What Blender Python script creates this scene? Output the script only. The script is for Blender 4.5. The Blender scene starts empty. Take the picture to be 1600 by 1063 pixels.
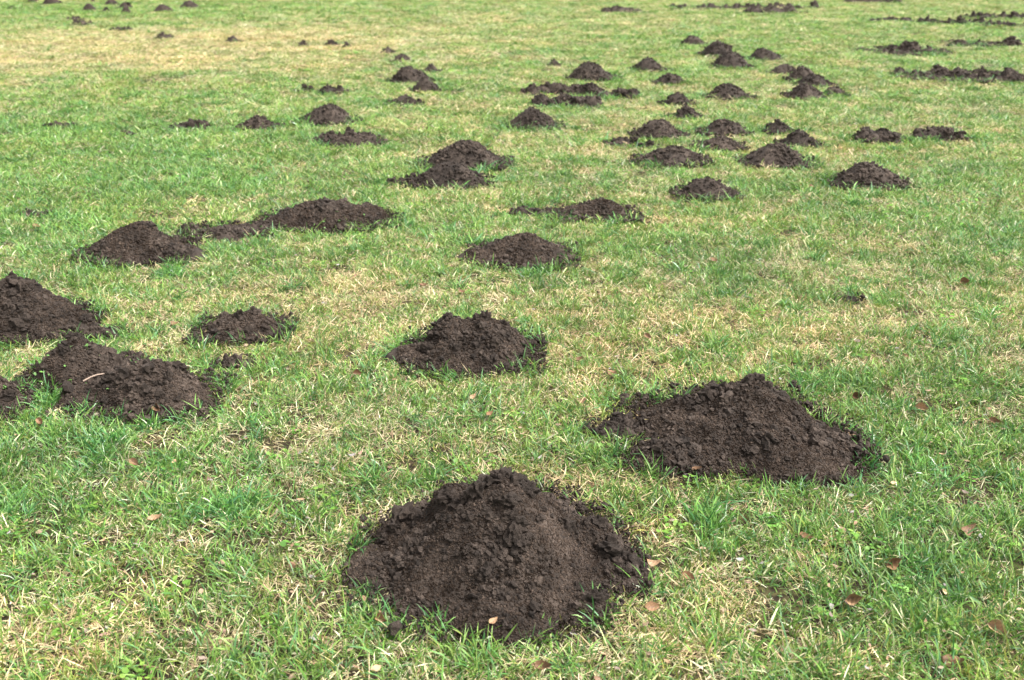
import bpy, math, random
import numpy as np

# ------------------------------------------------------------------ camera, sky, sun, exposure
scene = bpy.context.scene
cam_data = bpy.data.cameras.new('camera')
cam = bpy.data.objects.new('camera', cam_data)
scene.collection.objects.link(cam)
scene.camera = cam
cam.location = (0.0, 0.0, 1.5)
cam.rotation_euler = (math.radians(90.0 - 20.98), 0.0, 0.0)
cam_data.lens = 35.0
cam_data.sensor_width = 36.0
cam_data.clip_start = 0.05
cam_data.clip_end = 3000.0
cam_data.dof.use_dof = True
cam_data.dof.focus_distance = 3.2
cam_data.dof.aperture_fstop = 4.6

SUN_EL, SUN_AZ = 54.0, 102.0            # degrees; azimuth clockwise from +Y (the view direction)
world = bpy.data.worlds.new('World')
scene.world = world
world.use_nodes = True
wn, wl = world.node_tree.nodes, world.node_tree.links
wn.clear()
w_out = wn.new('ShaderNodeOutputWorld')
w_bg = wn.new('ShaderNodeBackground')
w_sky = wn.new('ShaderNodeTexSky')
w_sky.sky_type = 'NISHITA'
w_sky.sun_disc = False
w_sky.sun_elevation = math.radians(SUN_EL)
w_sky.sun_rotation = math.radians(SUN_AZ)
w_sky.air_density = 1.0
w_sky.dust_density = 6.0
w_sky.ozone_density = 1.0
w_hsv = wn.new('ShaderNodeHueSaturation')
w_hsv.inputs['Saturation'].default_value = 0.15      # thin white overcast
wl.new(w_sky.outputs[0], w_hsv.inputs['Color'])
wl.new(w_hsv.outputs[0], w_bg.inputs['Color'])
w_bg.inputs['Strength'].default_value = 0.142
wl.new(w_bg.outputs[0], w_out.inputs['Surface'])

sun_data = bpy.data.lights.new('sun', 'SUN')
sun_data.energy = 1.25
sun_data.angle = math.radians(26.0)
sun_data.color = (1.0, 0.98, 0.945)
sun = bpy.data.objects.new('sun', sun_data)
scene.collection.objects.link(sun)
sun.rotation_euler = (math.radians(90.0 - SUN_EL), 0.0, math.radians(180.0 - SUN_AZ))
sun.location = (6, 6, 12)

scene.view_settings.view_transform = 'Standard'
scene.view_settings.look = 'None'
scene.view_settings.gamma = 1.0
scene.view_settings.use_curve_mapping = False
scene.view_settings.exposure = 1.9

cy = scene.cycles
cy.max_bounces = 5
cy.diffuse_bounces = 2
cy.glossy_bounces = 1
cy.transmission_bounces = 4
cy.transparent_max_bounces = 4
cy.use_denoising = True
cy.denoiser = 'OPENIMAGEDENOISE'
cy.denoising_input_passes = 'RGB_ALBEDO_NORMAL'
cy.denoising_prefilter = 'ACCURATE'
cy.use_adaptive_sampling = False
cy.sample_clamp_indirect = 6.0
scene.render.use_persistent_data = False

C = scene.collection
rng = np.random.default_rng(7)
random.seed(7)

# ------------------------------------------------------------------ noise
def _hash(ix, iy, seed):
    with np.errstate(over='ignore'):
        h = (ix.astype(np.int64) * 374761393 + iy.astype(np.int64) * 668265263 + seed * 1442695041) & 0xffffffff
        h = ((h ^ (h >> 13)) * 1274126177) & 0xffffffff
        h = ((h ^ (h >> 16)) * 2246822519) & 0xffffffff
        return h ^ (h >> 15)

def perlin(x, y, seed=0):
    x = np.asarray(x, float); y = np.asarray(y, float)
    ix, iy = np.floor(x), np.floor(y)
    fx, fy = x - ix, y - iy
    ix = ix.astype(np.int64); iy = iy.astype(np.int64)
    def g(a, b, dx, dy):
        t = _hash(a, b, seed) * (2 * math.pi / 4294967296.0)
        return np.cos(t) * dx + np.sin(t) * dy
    u = fx * fx * fx * (fx * (fx * 6 - 15) + 10)
    v = fy * fy * fy * (fy * (fy * 6 - 15) + 10)
    a = g(ix, iy, fx, fy); b = g(ix + 1, iy, fx - 1, fy)
    c = g(ix, iy + 1, fx, fy - 1); d = g(ix + 1, iy + 1, fx - 1, fy - 1)
    return ((a + (b - a) * u) * (1 - v) + (c + (d - c) * u) * v) * 1.5

def fbm(x, y, seed=0, octaves=3, gain=0.5):
    s = 0.0; a = 1.0; f = 1.0
    for o in range(octaves):
        s = s + a * perlin(x * f, y * f, seed + o * 17)
        a *= gain; f *= 2.03
    return s

# ------------------------------------------------------------------ helpers
def mesh_np(name, verts, faces, smooth=False, col=None):
    """faces: an (n,3) or (n,4) array, or a list of such arrays"""
    me = bpy.data.meshes.new(name)
    if not isinstance(faces, (list, tuple)):
        faces = [faces]
    faces = [f for f in faces if len(f)]
    idx = np.concatenate([f.ravel() for f in faces]).astype(np.int32)
    tot = np.concatenate([np.full(len(f), f.shape[1], np.int32) for f in faces])
    st = np.concatenate([[0], np.cumsum(tot)[:-1]]).astype(np.int32)
    me.vertices.add(len(verts)); me.vertices.foreach_set('co', np.asarray(verts, np.float32).ravel())
    me.loops.add(len(idx)); me.loops.foreach_set('vertex_index', idx)
    me.polygons.add(len(tot)); me.polygons.foreach_set('loop_start', st)
    me.polygons.foreach_set('use_smooth', np.full(len(tot), smooth))
    me.update(calc_edges=True)
    if col is not None:
        a = me.attributes.new('col', 'FLOAT_COLOR', 'POINT')
        c4 = np.ones((len(verts), 4), np.float32); c4[:, :3] = col
        a.data.foreach_set('color', c4.ravel())
    return me

def link(name, data, parent=None, mat=None, loc=None):
    o = bpy.data.objects.new(name, data)
    C.objects.link(o)
    if parent is not None:
        o.parent = parent
    if loc is not None:
        o.location = loc
    if mat is not None and data is not None and not data.materials:
        data.materials.append(mat)
    return o

def tag(o, label, cat, group=None):
    o['label'] = label; o['category'] = cat
    if group:
        o['group'] = group
    return o

def new_mat(name):
    m = bpy.data.materials.new(name); m.use_nodes = True
    n, l = m.node_tree.nodes, m.node_tree.links
    n.clear()
    return m, n, l

# ------------------------------------------------------------------ materials
def damp_dry(n, l, col):
    geo = n.new('ShaderNodeNewGeometry')
    nz = n.new('ShaderNodeTexNoise'); nz.inputs['Scale'].default_value = 7.5; nz.inputs['Detail'].default_value = 4; nz.inputs['Roughness'].default_value = 0.6
    l.new(geo.outputs['Position'], nz.inputs['Vector'])
    mr = n.new('ShaderNodeMapRange'); mr.inputs['From Min'].default_value = 0.35; mr.inputs['From Max'].default_value = 0.65
    mr.inputs['To Min'].default_value = 0.68; mr.inputs['To Max'].default_value = 1.32
    l.new(nz.outputs['Fac'], mr.inputs['Value'])
    v = n.new('ShaderNodeVectorMath'); v.operation = 'SCALE'
    l.new(col, v.inputs[0]); l.new(mr.outputs[0], v.inputs['Scale'])
    return v.outputs[0]

def make_soil():
    m, n, l = new_mat('soil')
    out = n.new('ShaderNodeOutputMaterial'); p = n.new('ShaderNodeBsdfPrincipled')
    tc = n.new('ShaderNodeTexCoord')
    at = n.new('ShaderNodeAttribute'); at.attribute_name = 'col'
    n1 = n.new('ShaderNodeTexNoise'); n1.inputs['Scale'].default_value = 26; n1.inputs['Detail'].default_value = 5
    l.new(tc.outputs['Object'], n1.inputs['Vector'])
    n2 = n.new('ShaderNodeTexNoise'); n2.inputs['Scale'].default_value = 420; n2.inputs['Detail'].default_value = 3
    l.new(tc.outputs['Object'], n2.inputs['Vector'])
    r = n.new('ShaderNodeValToRGB')
    r.color_ramp.elements[0].position = 0.32; r.color_ramp.elements[0].color = SOIL_DARK
    r.color_ramp.elements[1].position = 0.72; r.color_ramp.elements[1].color = SOIL_LIGHT
    l.new(n1.outputs['Fac'], r.inputs['Fac'])
    mr = n.new('ShaderNodeMapRange'); mr.inputs['From Min'].default_value = 0.3; mr.inputs['From Max'].default_value = 0.7
    mr.inputs['To Min'].default_value = 0.7; mr.inputs['To Max'].default_value = 1.3
    l.new(n2.outputs['Fac'], mr.inputs['Value'])
    v1 = n.new('ShaderNodeVectorMath'); v1.operation = 'MULTIPLY'
    l.new(r.outputs[0], v1.inputs[0]); l.new(at.outputs['Color'], v1.inputs[1])
    v2 = n.new('ShaderNodeVectorMath'); v2.operation = 'SCALE'
    l.new(v1.outputs[0], v2.inputs[0]); l.new(mr.outputs[0], v2.inputs['Scale'])
    l.new(damp_dry(n, l, v2.outputs[0]), p.inputs['Base Color'])
    b = n.new('ShaderNodeBump'); b.inputs['Strength'].default_value = 0.9; b.inputs['Distance'].default_value = 0.004
    l.new(n2.outputs['Fac'], b.inputs['Height']); l.new(b.outputs[0], p.inputs['Normal'])
    p.inputs['Roughness'].default_value = 0.88
    p.inputs['Specular IOR Level'].default_value = 0.18
    l.new(p.outputs[0], out.inputs['Surface'])
    return m
SOIL_DARK = (0.0172, 0.0124, 0.0094, 1); SOIL_LIGHT = (0.050, 0.0372, 0.0292, 1)
soil = make_soil()

def make_fine_soil():
    m, n, l = new_mat('soil_crumb')
    out = n.new('ShaderNodeOutputMaterial'); df = n.new('ShaderNodeBsdfDiffuse')
    geo = n.new('ShaderNodeNewGeometry')
    n1 = n.new('ShaderNodeTexNoise'); n1.inputs['Scale'].default_value = 18; n1.inputs['Detail'].default_value = 4
    l.new(geo.outputs['Position'], n1.inputs['Vector'])
    r = n.new('ShaderNodeValToRGB')
    r.color_ramp.elements[0].position = 0.32; r.color_ramp.elements[0].color = SOIL_DARK
    r.color_ramp.elements[1].position = 0.70; r.color_ramp.elements[1].color = tuple(1.25 * c for c in SOIL_LIGHT[:3]) + (1,)
    l.new(n1.outputs['Fac'], r.inputs['Fac'])
    ti = n.new('ShaderNodeAttribute'); ti.attribute_type = 'INSTANCER'; ti.attribute_name = 'tint'
    v = n.new('ShaderNodeVectorMath'); v.operation = 'MULTIPLY'
    l.new(r.outputs[0], v.inputs[0]); l.new(ti.outputs['Vector'], v.inputs[1])
    l.new(damp_dry(n, l, v.outputs[0]), df.inputs['Color']); l.new(df.outputs[0], out.inputs['Surface'])
    return m
fine_soil = make_fine_soil()

def make_grass():
    m, n, l = new_mat('grass_blade')
    out = n.new('ShaderNodeOutputMaterial')
    at = n.new('ShaderNodeAttribute'); at.attribute_name = 'col'
    ti = n.new('ShaderNodeAttribute'); ti.attribute_type = 'INSTANCER'; ti.attribute_name = 'tint'
    v = n.new('ShaderNodeVectorMath'); v.operation = 'MULTIPLY'
    l.new(at.outputs['Color'], v.inputs[0]); l.new(ti.outputs['Vector'], v.inputs[1])
    df = n.new('ShaderNodeBsdfDiffuse'); l.new(v.outputs[0], df.inputs['Color'])
    gl = n.new('ShaderNodeBsdfGlossy'); gl.inputs['Roughness'].default_value = 0.45
    p = n.new('ShaderNodeMixShader'); p.inputs[0].default_value = 0.035
    l.new(df.outputs[0], p.inputs[1]); l.new(gl.outputs[0], p.inputs[2])
    t = n.new('ShaderNodeBsdfTranslucent'); l.new(v.outputs[0], t.inputs['Color'])
    mx = n.new('ShaderNodeMixShader'); mx.inputs[0].default_value = 0.28
    l.new(p.outputs[0], mx.inputs[1]); l.new(t.outputs[0], mx.inputs[2])
    l.new(mx.outputs[0], out.inputs['Surface'])
    return m
grass_mat = make_grass()

def make_ground():
    m, n, l = new_mat('turf_soil')
    out = n.new('ShaderNodeOutputMaterial'); p = n.new('ShaderNodeBsdfPrincipled')
    tc = n.new('ShaderNodeTexCoord')
    at = n.new('ShaderNodeAttribute'); at.attribute_name = 'dry'
    mix = n.new('ShaderNodeMix'); mix.data_type = 'RGBA'
    mix.inputs['A'].default_value = (0.040, 0.052, 0.014, 1)
    mix.inputs['B'].default_value = (0.105, 0.080, 0.036, 1)
    l.new(at.outputs['Fac'], mix.inputs['Factor'])
    n2 = n.new('ShaderNodeTexNoise'); n2.inputs['Scale'].default_value = 45; n2.inputs['Detail'].default_value = 6
    l.new(tc.outputs['Object'], n2.inputs['Vector'])
    mix2 = n.new('ShaderNodeMix'); mix2.data_type = 'RGBA'
    mix2.inputs['A'].default_value = (0.022, 0.016, 0.010, 1)
    mr = n.new('ShaderNodeMapRange'); mr.inputs['From Min'].default_value = 0.45; mr.inputs['From Max'].default_value = 0.68
    l.new(n2.outputs['Fac'], mr.inputs['Value'])
    l.new(mr.outputs[0], mix2.inputs['Factor']); l.new(mix.outputs['Result'], mix2.inputs['B'])
    l.new(mix2.outputs['Result'], p.inputs['Base Color'])
    b = n.new('ShaderNodeBump'); b.inputs['Strength'].default_value = 0.5; b.inputs['Distance'].default_value = 0.01
    l.new(n2.outputs['Fac'], b.inputs['Height']); l.new(b.outputs[0], p.inputs['Normal'])
    p.inputs['Roughness'].default_value = 0.95; p.inputs['Specular IOR Level'].default_value = 0.1
    l.new(p.outputs[0], out.inputs['Surface'])
    return m
ground_mat = make_ground()

def make_leaf():
    m, n, l = new_mat('dead_leaf')
    out = n.new('ShaderNodeOutputMaterial'); p = n.new('ShaderNodeBsdfPrincipled')
    tc = n.new('ShaderNodeTexCoord'); oi = n.new('ShaderNodeObjectInfo')
    at = n.new('ShaderNodeAttribute'); at.attribute_name = 'col'
    r = n.new('ShaderNodeValToRGB')
    e = r.color_ramp.elements
    e[0].position = 0.0; e[0].color = (0.14, 0.078, 0.042, 1)
    e[1].position = 1.0; e[1].color = (0.28, 0.18, 0.10, 1)
    k = e.new(0.5); k.color = (0.20, 0.112, 0.058, 1)
    l.new(oi.outputs['Random'], r.inputs['Fac'])
    n1 = n.new('ShaderNodeTexNoise'); n1.inputs['Scale'].default_value = 60; n1.inputs['Detail'].default_value = 4
    l.new(tc.outputs['Object'], n1.inputs['Vector'])
    mr = n.new('ShaderNodeMapRange'); mr.inputs['From Min'].default_value = 0.3; mr.inputs['From Max'].default_value = 0.7
    mr.inputs['To Min'].default_value = 0.65; mr.inputs['To Max'].default_value = 1.25
    l.new(n1.outputs['Fac'], mr.inputs['Value'])
    v1 = n.new('ShaderNodeVectorMath'); v1.operation = 'MULTIPLY'
    l.new(r.outputs[0], v1.inputs[0]); l.new(at.outputs['Color'], v1.inputs[1])
    v2 = n.new('ShaderNodeVectorMath'); v2.operation = 'SCALE'
    l.new(v1.outputs[0], v2.inputs[0]); l.new(mr.outputs[0], v2.inputs['Scale'])
    l.new(v2.outputs[0], p.inputs['Base Color'])
    p.inputs['Roughness'].default_value = 0.6; p.inputs['Specular IOR Level'].default_value = 0.25
    l.new(p.outputs[0], out.inputs['Surface'])
    return m
leaf_mat = make_leaf()

def make_plain(name, attr=True, color=(1, 1, 1, 1), rough=0.7, transl=0.0):
    m, n, l = new_mat(name)
    out = n.new('ShaderNodeOutputMaterial'); p = n.new('ShaderNodeBsdfPrincipled')
    tc = n.new('ShaderNodeTexCoord'); n1 = n.new('ShaderNodeTexNoise'); n1.inputs['Scale'].default_value = 150
    l.new(tc.outputs['Object'], n1.inputs['Vector'])
    mr = n.new('ShaderNodeMapRange'); mr.inputs['To Min'].default_value = 0.6; mr.inputs['To Max'].default_value = 1.4
    l.new(n1.outputs['Fac'], mr.inputs['Value'])
    v2 = n.new('ShaderNodeVectorMath'); v2.operation = 'SCALE'
    if attr:
        at = n.new('ShaderNodeAttribute'); at.attribute_name = 'col'
        l.new(at.outputs['Color'], v2.inputs[0])
    else:
        v2.inputs[0].default_value = color[:3]
    l.new(mr.outputs[0], v2.inputs['Scale'])
    l.new(v2.outputs[0], p.inputs['Base Color'])
    p.inputs['Roughness'].default_value = rough; p.inputs['Specular IOR Level'].default_value = 0.25
    l.new(p.outputs[0], out.inputs['Surface'])
    return m
litter_mat = make_plain('litter')
weed_mat = make_plain('weed_leaf', rough=0.5)
twig_mat = make_plain('twig_bark', False, (0.23, 0.17, 0.13, 1), 0.8)
stone_mat = make_plain('pebble', False, (0.24, 0.19, 0.15, 1), 0.7)

# ------------------------------------------------------------------ lawn fields
def ground_z(x, y):
    fade = np.clip((32.0 - y) / 14.0, 0, 1)
    return fade * (0.014 * perlin(x * 0.55, y * 0.55, 3) + 0.006 * perlin(x * 1.9, y * 1.9, 4))

# dry (straw) and lush patches of the lawn: x, y, rx, ry, amount
PATCHES = [
    (-7.0, 17.0, 5.0, 3.5, 0.85), (-6.0, 21.0, 4.5, 2.5, 0.6), (-1.5, 26.0, 6.0, 5.0, 0.2), (-4.2, 8.9, 2.4, 1.9, -0.65),
    (-3.2, 6.4, 1.5, 1.1, -0.6), (-2.2, 7.3, 1.2, 0.8, -0.22), (-0.9, 4.4, 0.7, 0.45, 0.32), (1.7, 4.9, 0.9, 0.55, 0.38),
    (1.75, 4.1, 0.7, 0.35, 0.22), (1.25, 2.35, 0.5, 0.55, -0.6), (-1.4, 2.75, 0.45, 0.5, -0.6), (-0.75, 2.15, 0.35, 0.25, 0.26),
    (-0.40, 3.15, 0.3, 0.4, 0.25), (0.5, 3.45, 0.5, 0.35, 0.26), (0.3, 4.3, 1.0, 0.5, 0.15), (-1.0, 1.9, 0.5, 0.22, 0.18), (0.3, 1.9, 0.4, 0.2, -0.15),
    (0.8, 2.15, 0.35, 0.25, -0.2), (-0.15, 3.35, 0.25, 0.15, -0.25), (-5.0, 13.0, 3.0, 1.5, -0.12), (0.7, 10.2, 2.0, 2.0, 0.1),
    (3.1, 6.8, 1.6, 1.0, -0.1), (6.0, 22.0, 6.0, 5.0, -0.15), (-0.1, 7.9, 1.5, 0.8, 0.12), (-12.0, 33.0, 7.0, 5.0, -0.35), (-0.2, 1.7, 0.35, 0.25, 0.1),
]
def dryness(x, y):
    d = 0.51 + 0.13 * fbm(x * 0.62, y * 0.62, 11, 2) + 0.22 * fbm(x * 2.1 + 5, y * 2.1, 12, 2) + 0.30 * perlin(x * 6.5, y * 6.5, 13)
    for px, py, rx, ry, a in PATCHES:
        d = d + 0.48 * a * np.exp(-((x - px) / rx) ** 2 - ((y - py) / ry) ** 2)
    return d

# ------------------------------------------------------------------ ground sheet
def geo_axis(limit, fine, n_fine, growth):
    v = [0.0]; s = fine
    while v[-1] < limit:
        v.append(v[-1] + s)
        if len(v) > n_fine:
            s *= growth
    return np.array(v)
def build_ground():
    xp = geo_axis(900, 0.07, 40, 1.035)
    xs = np.concatenate([-xp[::-1][:-1], xp])
    yp = geo_axis(1200, 0.07, 90, 1.022)
    ys = np.concatenate([np.array([-300, -100, -40, -15, -6, -2.5, -1.0, -0.4]), yp])
    X, Y = np.meshgrid(xs, ys)
    Z = ground_z(X, Y)
    v = np.stack([X, Y, Z], -1).reshape(-1, 3)
    ny, nx = X.shape
    i = np.arange(ny * nx).reshape(ny, nx)
    f = np.stack([i[:-1, :-1], i[:-1, 1:], i[1:, 1:], i[1:, :-1]], -1).reshape(-1, 4)
    me = mesh_np('ground', v, f, True)
    a = me.attributes.new('dry', 'FLOAT', 'POINT')
    a.data.foreach_set('value', np.clip(dryness(X, Y), 0, 1).astype(np.float32).ravel())
    o = link('ground', me, mat=ground_mat)
    o['kind'] = 'structure'
build_ground()

# ------------------------------------------------------------------ soil heaps
# kind (h heap, p ragged low heap, r ridge of clods, t tail or spot), x, y, width, depth, height, peak offset, roundness, label   (metres)
HEAPS = [
    ('h', -0.04, 2.29, 0.76, 0.67, 0.262, 0.02, 0.85, 'largest molehill, crumbly dark soil with clod on its peak, nearest the camera'),
    ('h', 0.76, 3.03, 0.83, 0.66, 0.200, 0.05, 0.86, 'big broad molehill right of centre, second nearest, smooth right flank'),
    ('h', -0.16, 3.74, 0.57, 0.49, 0.170, 0.04, 1.05, 'dark crumbly molehill in the middle, behind the nearest one'),
    ('h', -1.15, 4.01, 0.40, 0.30, 0.086, 0.01, 1.6, 'low flat topped molehill between the left cluster and the middle molehill'),
    ('h', -2.14, 4.11, 0.63, 0.51, 0.222, -0.02, 1.1, 'large molehill cut by left edge, rearmost of the left cluster'),
    ('h', -1.64, 3.50, 0.42, 0.32, 0.178, -0.02, 1.15, 'molehill with seedlings on it, left lobe of the left double heap'),
    ('h', -1.335, 3.31, 0.54, 0.38, 0.150, 0.04, 1.25, 'low rounded molehill with twig lying on it, right lobe of left double heap'),
    ('h', -1.875, 3.21, 0.31, 0.26, 0.185, -0.01, 1.1, 'weedy molehill cut by left edge, frontmost of the left cluster'),
    ('h', -2.03, 5.22, 0.61, 0.52, 0.185, 0.00, 1.05, 'lone dark molehill on the left, above the left edge cluster'),
    ('h', -1.11, 5.90, 0.84, 0.56, 0.118, -0.02, 1.7, 'wide flattened molehill left of centre, broadest in the middle distance'),
    ('h', 0.06, 5.14, 0.59, 0.49, 0.152, 0.02, 0.95, 'evenly coned molehill just above the centre of the picture'),
    ('h', 0.51, 6.06, 0.53, 0.37, 0.111, 0.07, 1.4, 'low flat molehill with soil tail on its left, right of centre'),
    ('h', -0.37, 7.73, 0.71, 0.57, 0.184, -0.00, 1.25, 'rear heap of the central pair of merged molehills'),
    ('h', -0.45, 7.06, 0.59, 0.47, 0.167, 0.01, 1.25, 'front heap of the central pair of merged molehills'),
    ('h', 0.20, 9.57, 0.54, 0.47, 0.190, -0.03, 1.1, 'steep molehill directly in front of the scattered soil patch'),
    ('h', -1.78, 9.78, 0.60, 0.51, 0.179, 0.01, 1.15, 'rounded molehill left of centre, tallest of the left far row'),
    ('h', -2.38, 9.46, 0.40, 0.32, 0.123, -0.01, 1.25, 'small rounded molehill left of the taller left far molehill'),
    ('p', -1.40, 8.67, 0.53, 0.43, 0.118, 0.01, 1.1, 'ragged low molehill just below the taller left far molehill'),
    ('p', -3.03, 9.43, 0.31, 0.25, 0.087, 0.02, 1.4, 'flat soil streak at left of the small rounded left molehill'),
    ('h', -1.19, 11.20, 0.40, 0.34, 0.092, -0.01, 0.9, 'low pointed molehill under the clustered pair left of centre'),
    ('h', -1.31, 13.23, 0.59, 0.51, 0.200, -0.04, 1.2, 'biggest heap of the far cluster left of centre'),
    ('h', -1.04, 12.29, 0.36, 0.31, 0.158, -0.02, 1.2, 'heap leaning on lower right of the far cluster left of centre'),
    ('h', -1.14, 14.31, 0.29, 0.25, 0.119, 0.03, 1.1, 'small heap peeking out behind the far cluster left of centre'),
    ('h', -1.69, 15.78, 0.35, 0.30, 0.120, 0.02, 1.2, 'small heap just above the far cluster left of centre'),
    ('h', -2.08, 17.35, 0.23, 0.19, 0.096, -0.01, 1.2, 'tiny heap at the top of the far cluster left of centre'),
    ('p', -2.13, 12.03, 0.30, 0.26, 0.113, -0.05, 1.1, 'ragged little heap among green grass, left of the far cluster'),
    ('p', -2.50, 12.22, 0.18, 0.16, 0.077, 0.01, 1.2, 'tiny soil scatter left of the ragged little heap'),
    ('h', -3.79, 18.76, 0.19, 0.16, 0.083, -0.01, 1.2, 'leftmost of three tiny far heaps left of centre'),
    ('h', -3.30, 18.90, 0.20, 0.17, 0.095, -0.02, 1.2, 'middle one of three tiny far heaps left of centre'),
    ('h', -2.96, 18.59, 0.13, 0.11, 0.084, -0.01, 1.2, 'rightmost of three tiny far heaps left of centre'),
    ('h', -5.33, 19.83, 0.29, 0.25, 0.108, -0.01, 0.8, 'small pointed heap alone on pale grass at upper left'),
    ('h', -15.78, 36.11, 0.68, 0.59, 0.166, -0.03, 1.3, 'widest of the dark heaps at the top left edge'),
    ('h', -17.11, 37.53, 0.37, 0.31, 0.157, 0.00, 1.2, 'leftmost dark heap touching the top left edge'),
    ('h', -13.54, 35.53, 0.48, 0.41, 0.146, 0.00, 1.2, 'heap between the pair and the wide one at upper left'),
    ('h', -12.24, 33.24, 0.45, 0.38, 0.137, 0.00, 1.2, 'rear heap of the close pair at upper left'),
    ('h', -11.09, 30.10, 0.33, 0.29, 0.144, 0.00, 1.1, 'front heap of the close pair at upper left'),
    ('h', -12.73, 31.60, 0.39, 0.33, 0.150, -0.02, 1.3, 'rounded heap left of the close pair at upper left'),
    ('h', -11.93, 30.78, 0.23, 0.19, 0.096, 0.00, 1.3, 'tiny heap immediately left of the close pair at upper left'),
    ('h', -14.93, 37.45, 0.18, 0.16, 0.095, 0.00, 1.3, 'tiny heap near top edge at upper left'),
    ('h', -10.39, 31.27, 0.52, 0.44, 0.146, -0.01, 1.2, 'second heap from the right in the upper left row'),
    ('h', -10.36, 33.73, 0.58, 0.50, 0.156, 0.00, 1.2, 'rightmost heap in the upper left row'),
    ('p', -11.26, 26.94, 0.30, 0.26, 0.099, 0.00, 1.1, 'rear of two low dark scatters at upper left'),
    ('p', -10.32, 25.11, 0.32, 0.28, 0.121, -0.01, 1.0, 'front of two low dark scatters at upper left'),
    ('p', -8.60, 22.87, 0.34, 0.29, 0.083, -0.01, 1.1, 'thin low scatter on straw coloured grass at upper left'),
    ('p', -6.98, 20.80, 0.28, 0.24, 0.076, 0.00, 1.0, 'thin low scatter halfway to the lone pointed heap, upper left'),
    ('p', -15.80, 33.15, 0.22, 0.19, 0.084, -0.01, 1.0, 'faint tiny soil scatter at far left near the top'),
    ('h', 0.63, 15.33, 0.22, 0.19, 0.085, 0.00, 1.2, 'tiny heap above the scattered soil patch, right of centre'),
    ('h', 1.07, 13.56, 0.70, 0.61, 0.224, -0.09, 1.15, 'tall sloping molehill right behind the scattered soil patch'),
    ('h', 1.94, 14.58, 0.53, 0.45, 0.181, -0.02, 1.25, 'rounded far molehill right of the tall sloping one'),
    ('h', 2.01, 13.03, 0.43, 0.37, 0.117, -0.01, 1.4, 'low rounded molehill, top of the three stacked small ones'),
    ('h', 1.82, 11.09, 0.39, 0.33, 0.126, -0.03, 1.2, 'low molehill with right tail, middle of three stacked small ones'),
    ('h', 1.75, 10.11, 0.34, 0.29, 0.110, -0.02, 1.3, 'low dome molehill, bottom of the three stacked small ones'),
    ('p', 0.81, 11.99, 0.53, 0.42, 0.161, -0.02, 1.2, 'main lump of the scattered soil patch right of centre'),
    ('p', 0.39, 12.13, 0.47, 0.24, 0.146, -0.01, 1.0, 'thin left arm of the scattered soil patch right of centre'),
    ('p', 1.24, 11.83, 0.42, 0.21, 0.107, -0.01, 1.1, 'crumbly right arm of the scattered soil patch right of centre'),
    ('p', 0.59, 10.97, 0.65, 0.39, 0.141, 0.03, 1.4, 'front strip of the scattered soil patch right of centre'),
    ('h', 1.32, 9.05, 0.49, 0.42, 0.159, -0.02, 1.3, 'rounded molehill with weeds, upper left of the right hand group'),
    ('p', 0.93, 8.62, 0.25, 0.20, 0.082, -0.00, 1.3, 'low pale crumbly heap at far left of the right hand group'),
    ('h', 1.17, 8.46, 0.15, 0.12, 0.061, -0.00, 1.1, 'tiny dark heap above the wide molehill of the right hand group'),
    ('h', 1.24, 7.76, 0.60, 0.51, 0.136, 0.04, 1.25, 'wide molehill with small left tail, in the right hand group'),
    ('h', 1.94, 9.17, 0.48, 0.38, 0.130, -0.01, 1.4, 'rear heap of the overlapping pair in the right hand group'),
    ('h', 1.75, 8.45, 0.45, 0.36, 0.105, 0.01, 1.2, 'grassy front heap of the overlapping pair in the right hand group'),
    ('h', 2.44, 9.25, 0.30, 0.26, 0.107, 0.00, 1.0, 'small knobbly heap behind the stepped pair on the right'),
    ('h', 2.47, 8.59, 0.37, 0.32, 0.137, -0.02, 1.15, 'rear heap of the stepped pair on the right'),
    ('h', 2.06, 7.78, 0.59, 0.50, 0.152, -0.01, 1.3, 'big front heap of the stepped pair on the right'),
    ('h', 1.31, 6.60, 0.44, 0.38, 0.134, -0.03, 1.35, 'molehill standing alone in front of the right hand group'),
    ('h', 2.52, 7.00, 0.54, 0.47, 0.157, -0.02, 1.35, 'clean trapezoid molehill on bare lawn at the right'),
    ('p', 3.25, 8.81, 0.41, 0.33, 0.106, -0.01, 1.2, 'low ragged heap at right, left one of two'),
    ('p', 3.81, 8.90, 0.39, 0.31, 0.121, -0.03, 1.6, 'low dark flat heap at right, right one of two'),
    ('h', 2.50, 11.70, 0.59, 0.51, 0.158, -0.04, 1.2, 'well rounded molehill alone among the far right hand heaps'),
    ('h', 3.33, 19.01, 0.45, 0.38, 0.143, -0.04, 1.4, 'farthest small heap at the start of the diagonal chain'),
    ('h', 3.41, 17.06, 0.62, 0.54, 0.211, -0.03, 1.3, 'second heap of the far diagonal chain'),
    ('h', 3.19, 15.06, 0.65, 0.56, 0.219, -0.01, 1.25, 'largest and nearest heap of the far diagonal chain'),
    ('h', 3.98, 16.27, 0.57, 0.49, 0.164, -0.04, 1.3, 'rounded heap right of the far diagonal chain'),
    ('h', 3.75, 14.21, 0.44, 0.38, 0.137, 0.03, 1.3, 'leftmost and rearmost heap of the far right clump'),
    ('h', 3.80, 13.40, 0.49, 0.42, 0.191, -0.01, 1.1, 'second heap of the far right clump'),
    ('h', 3.80, 12.85, 0.48, 0.42, 0.136, -0.01, 1.2, 'third heap of the far right clump, furthest forward right'),
    ('h', 3.38, 11.71, 0.49, 0.42, 0.157, -0.02, 1.2, 'front heap of the far right clump'),
    ('h', 3.77, 11.91, 0.29, 0.25, 0.098, -0.00, 1.4, 'small low heap at right foot of the far right clump'),
    ('r', 6.05, 13.65, 1.65, 0.49, 0.200, -0.07, 1.0, 'long dark ridge of torn up clods at the right edge'),
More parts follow.
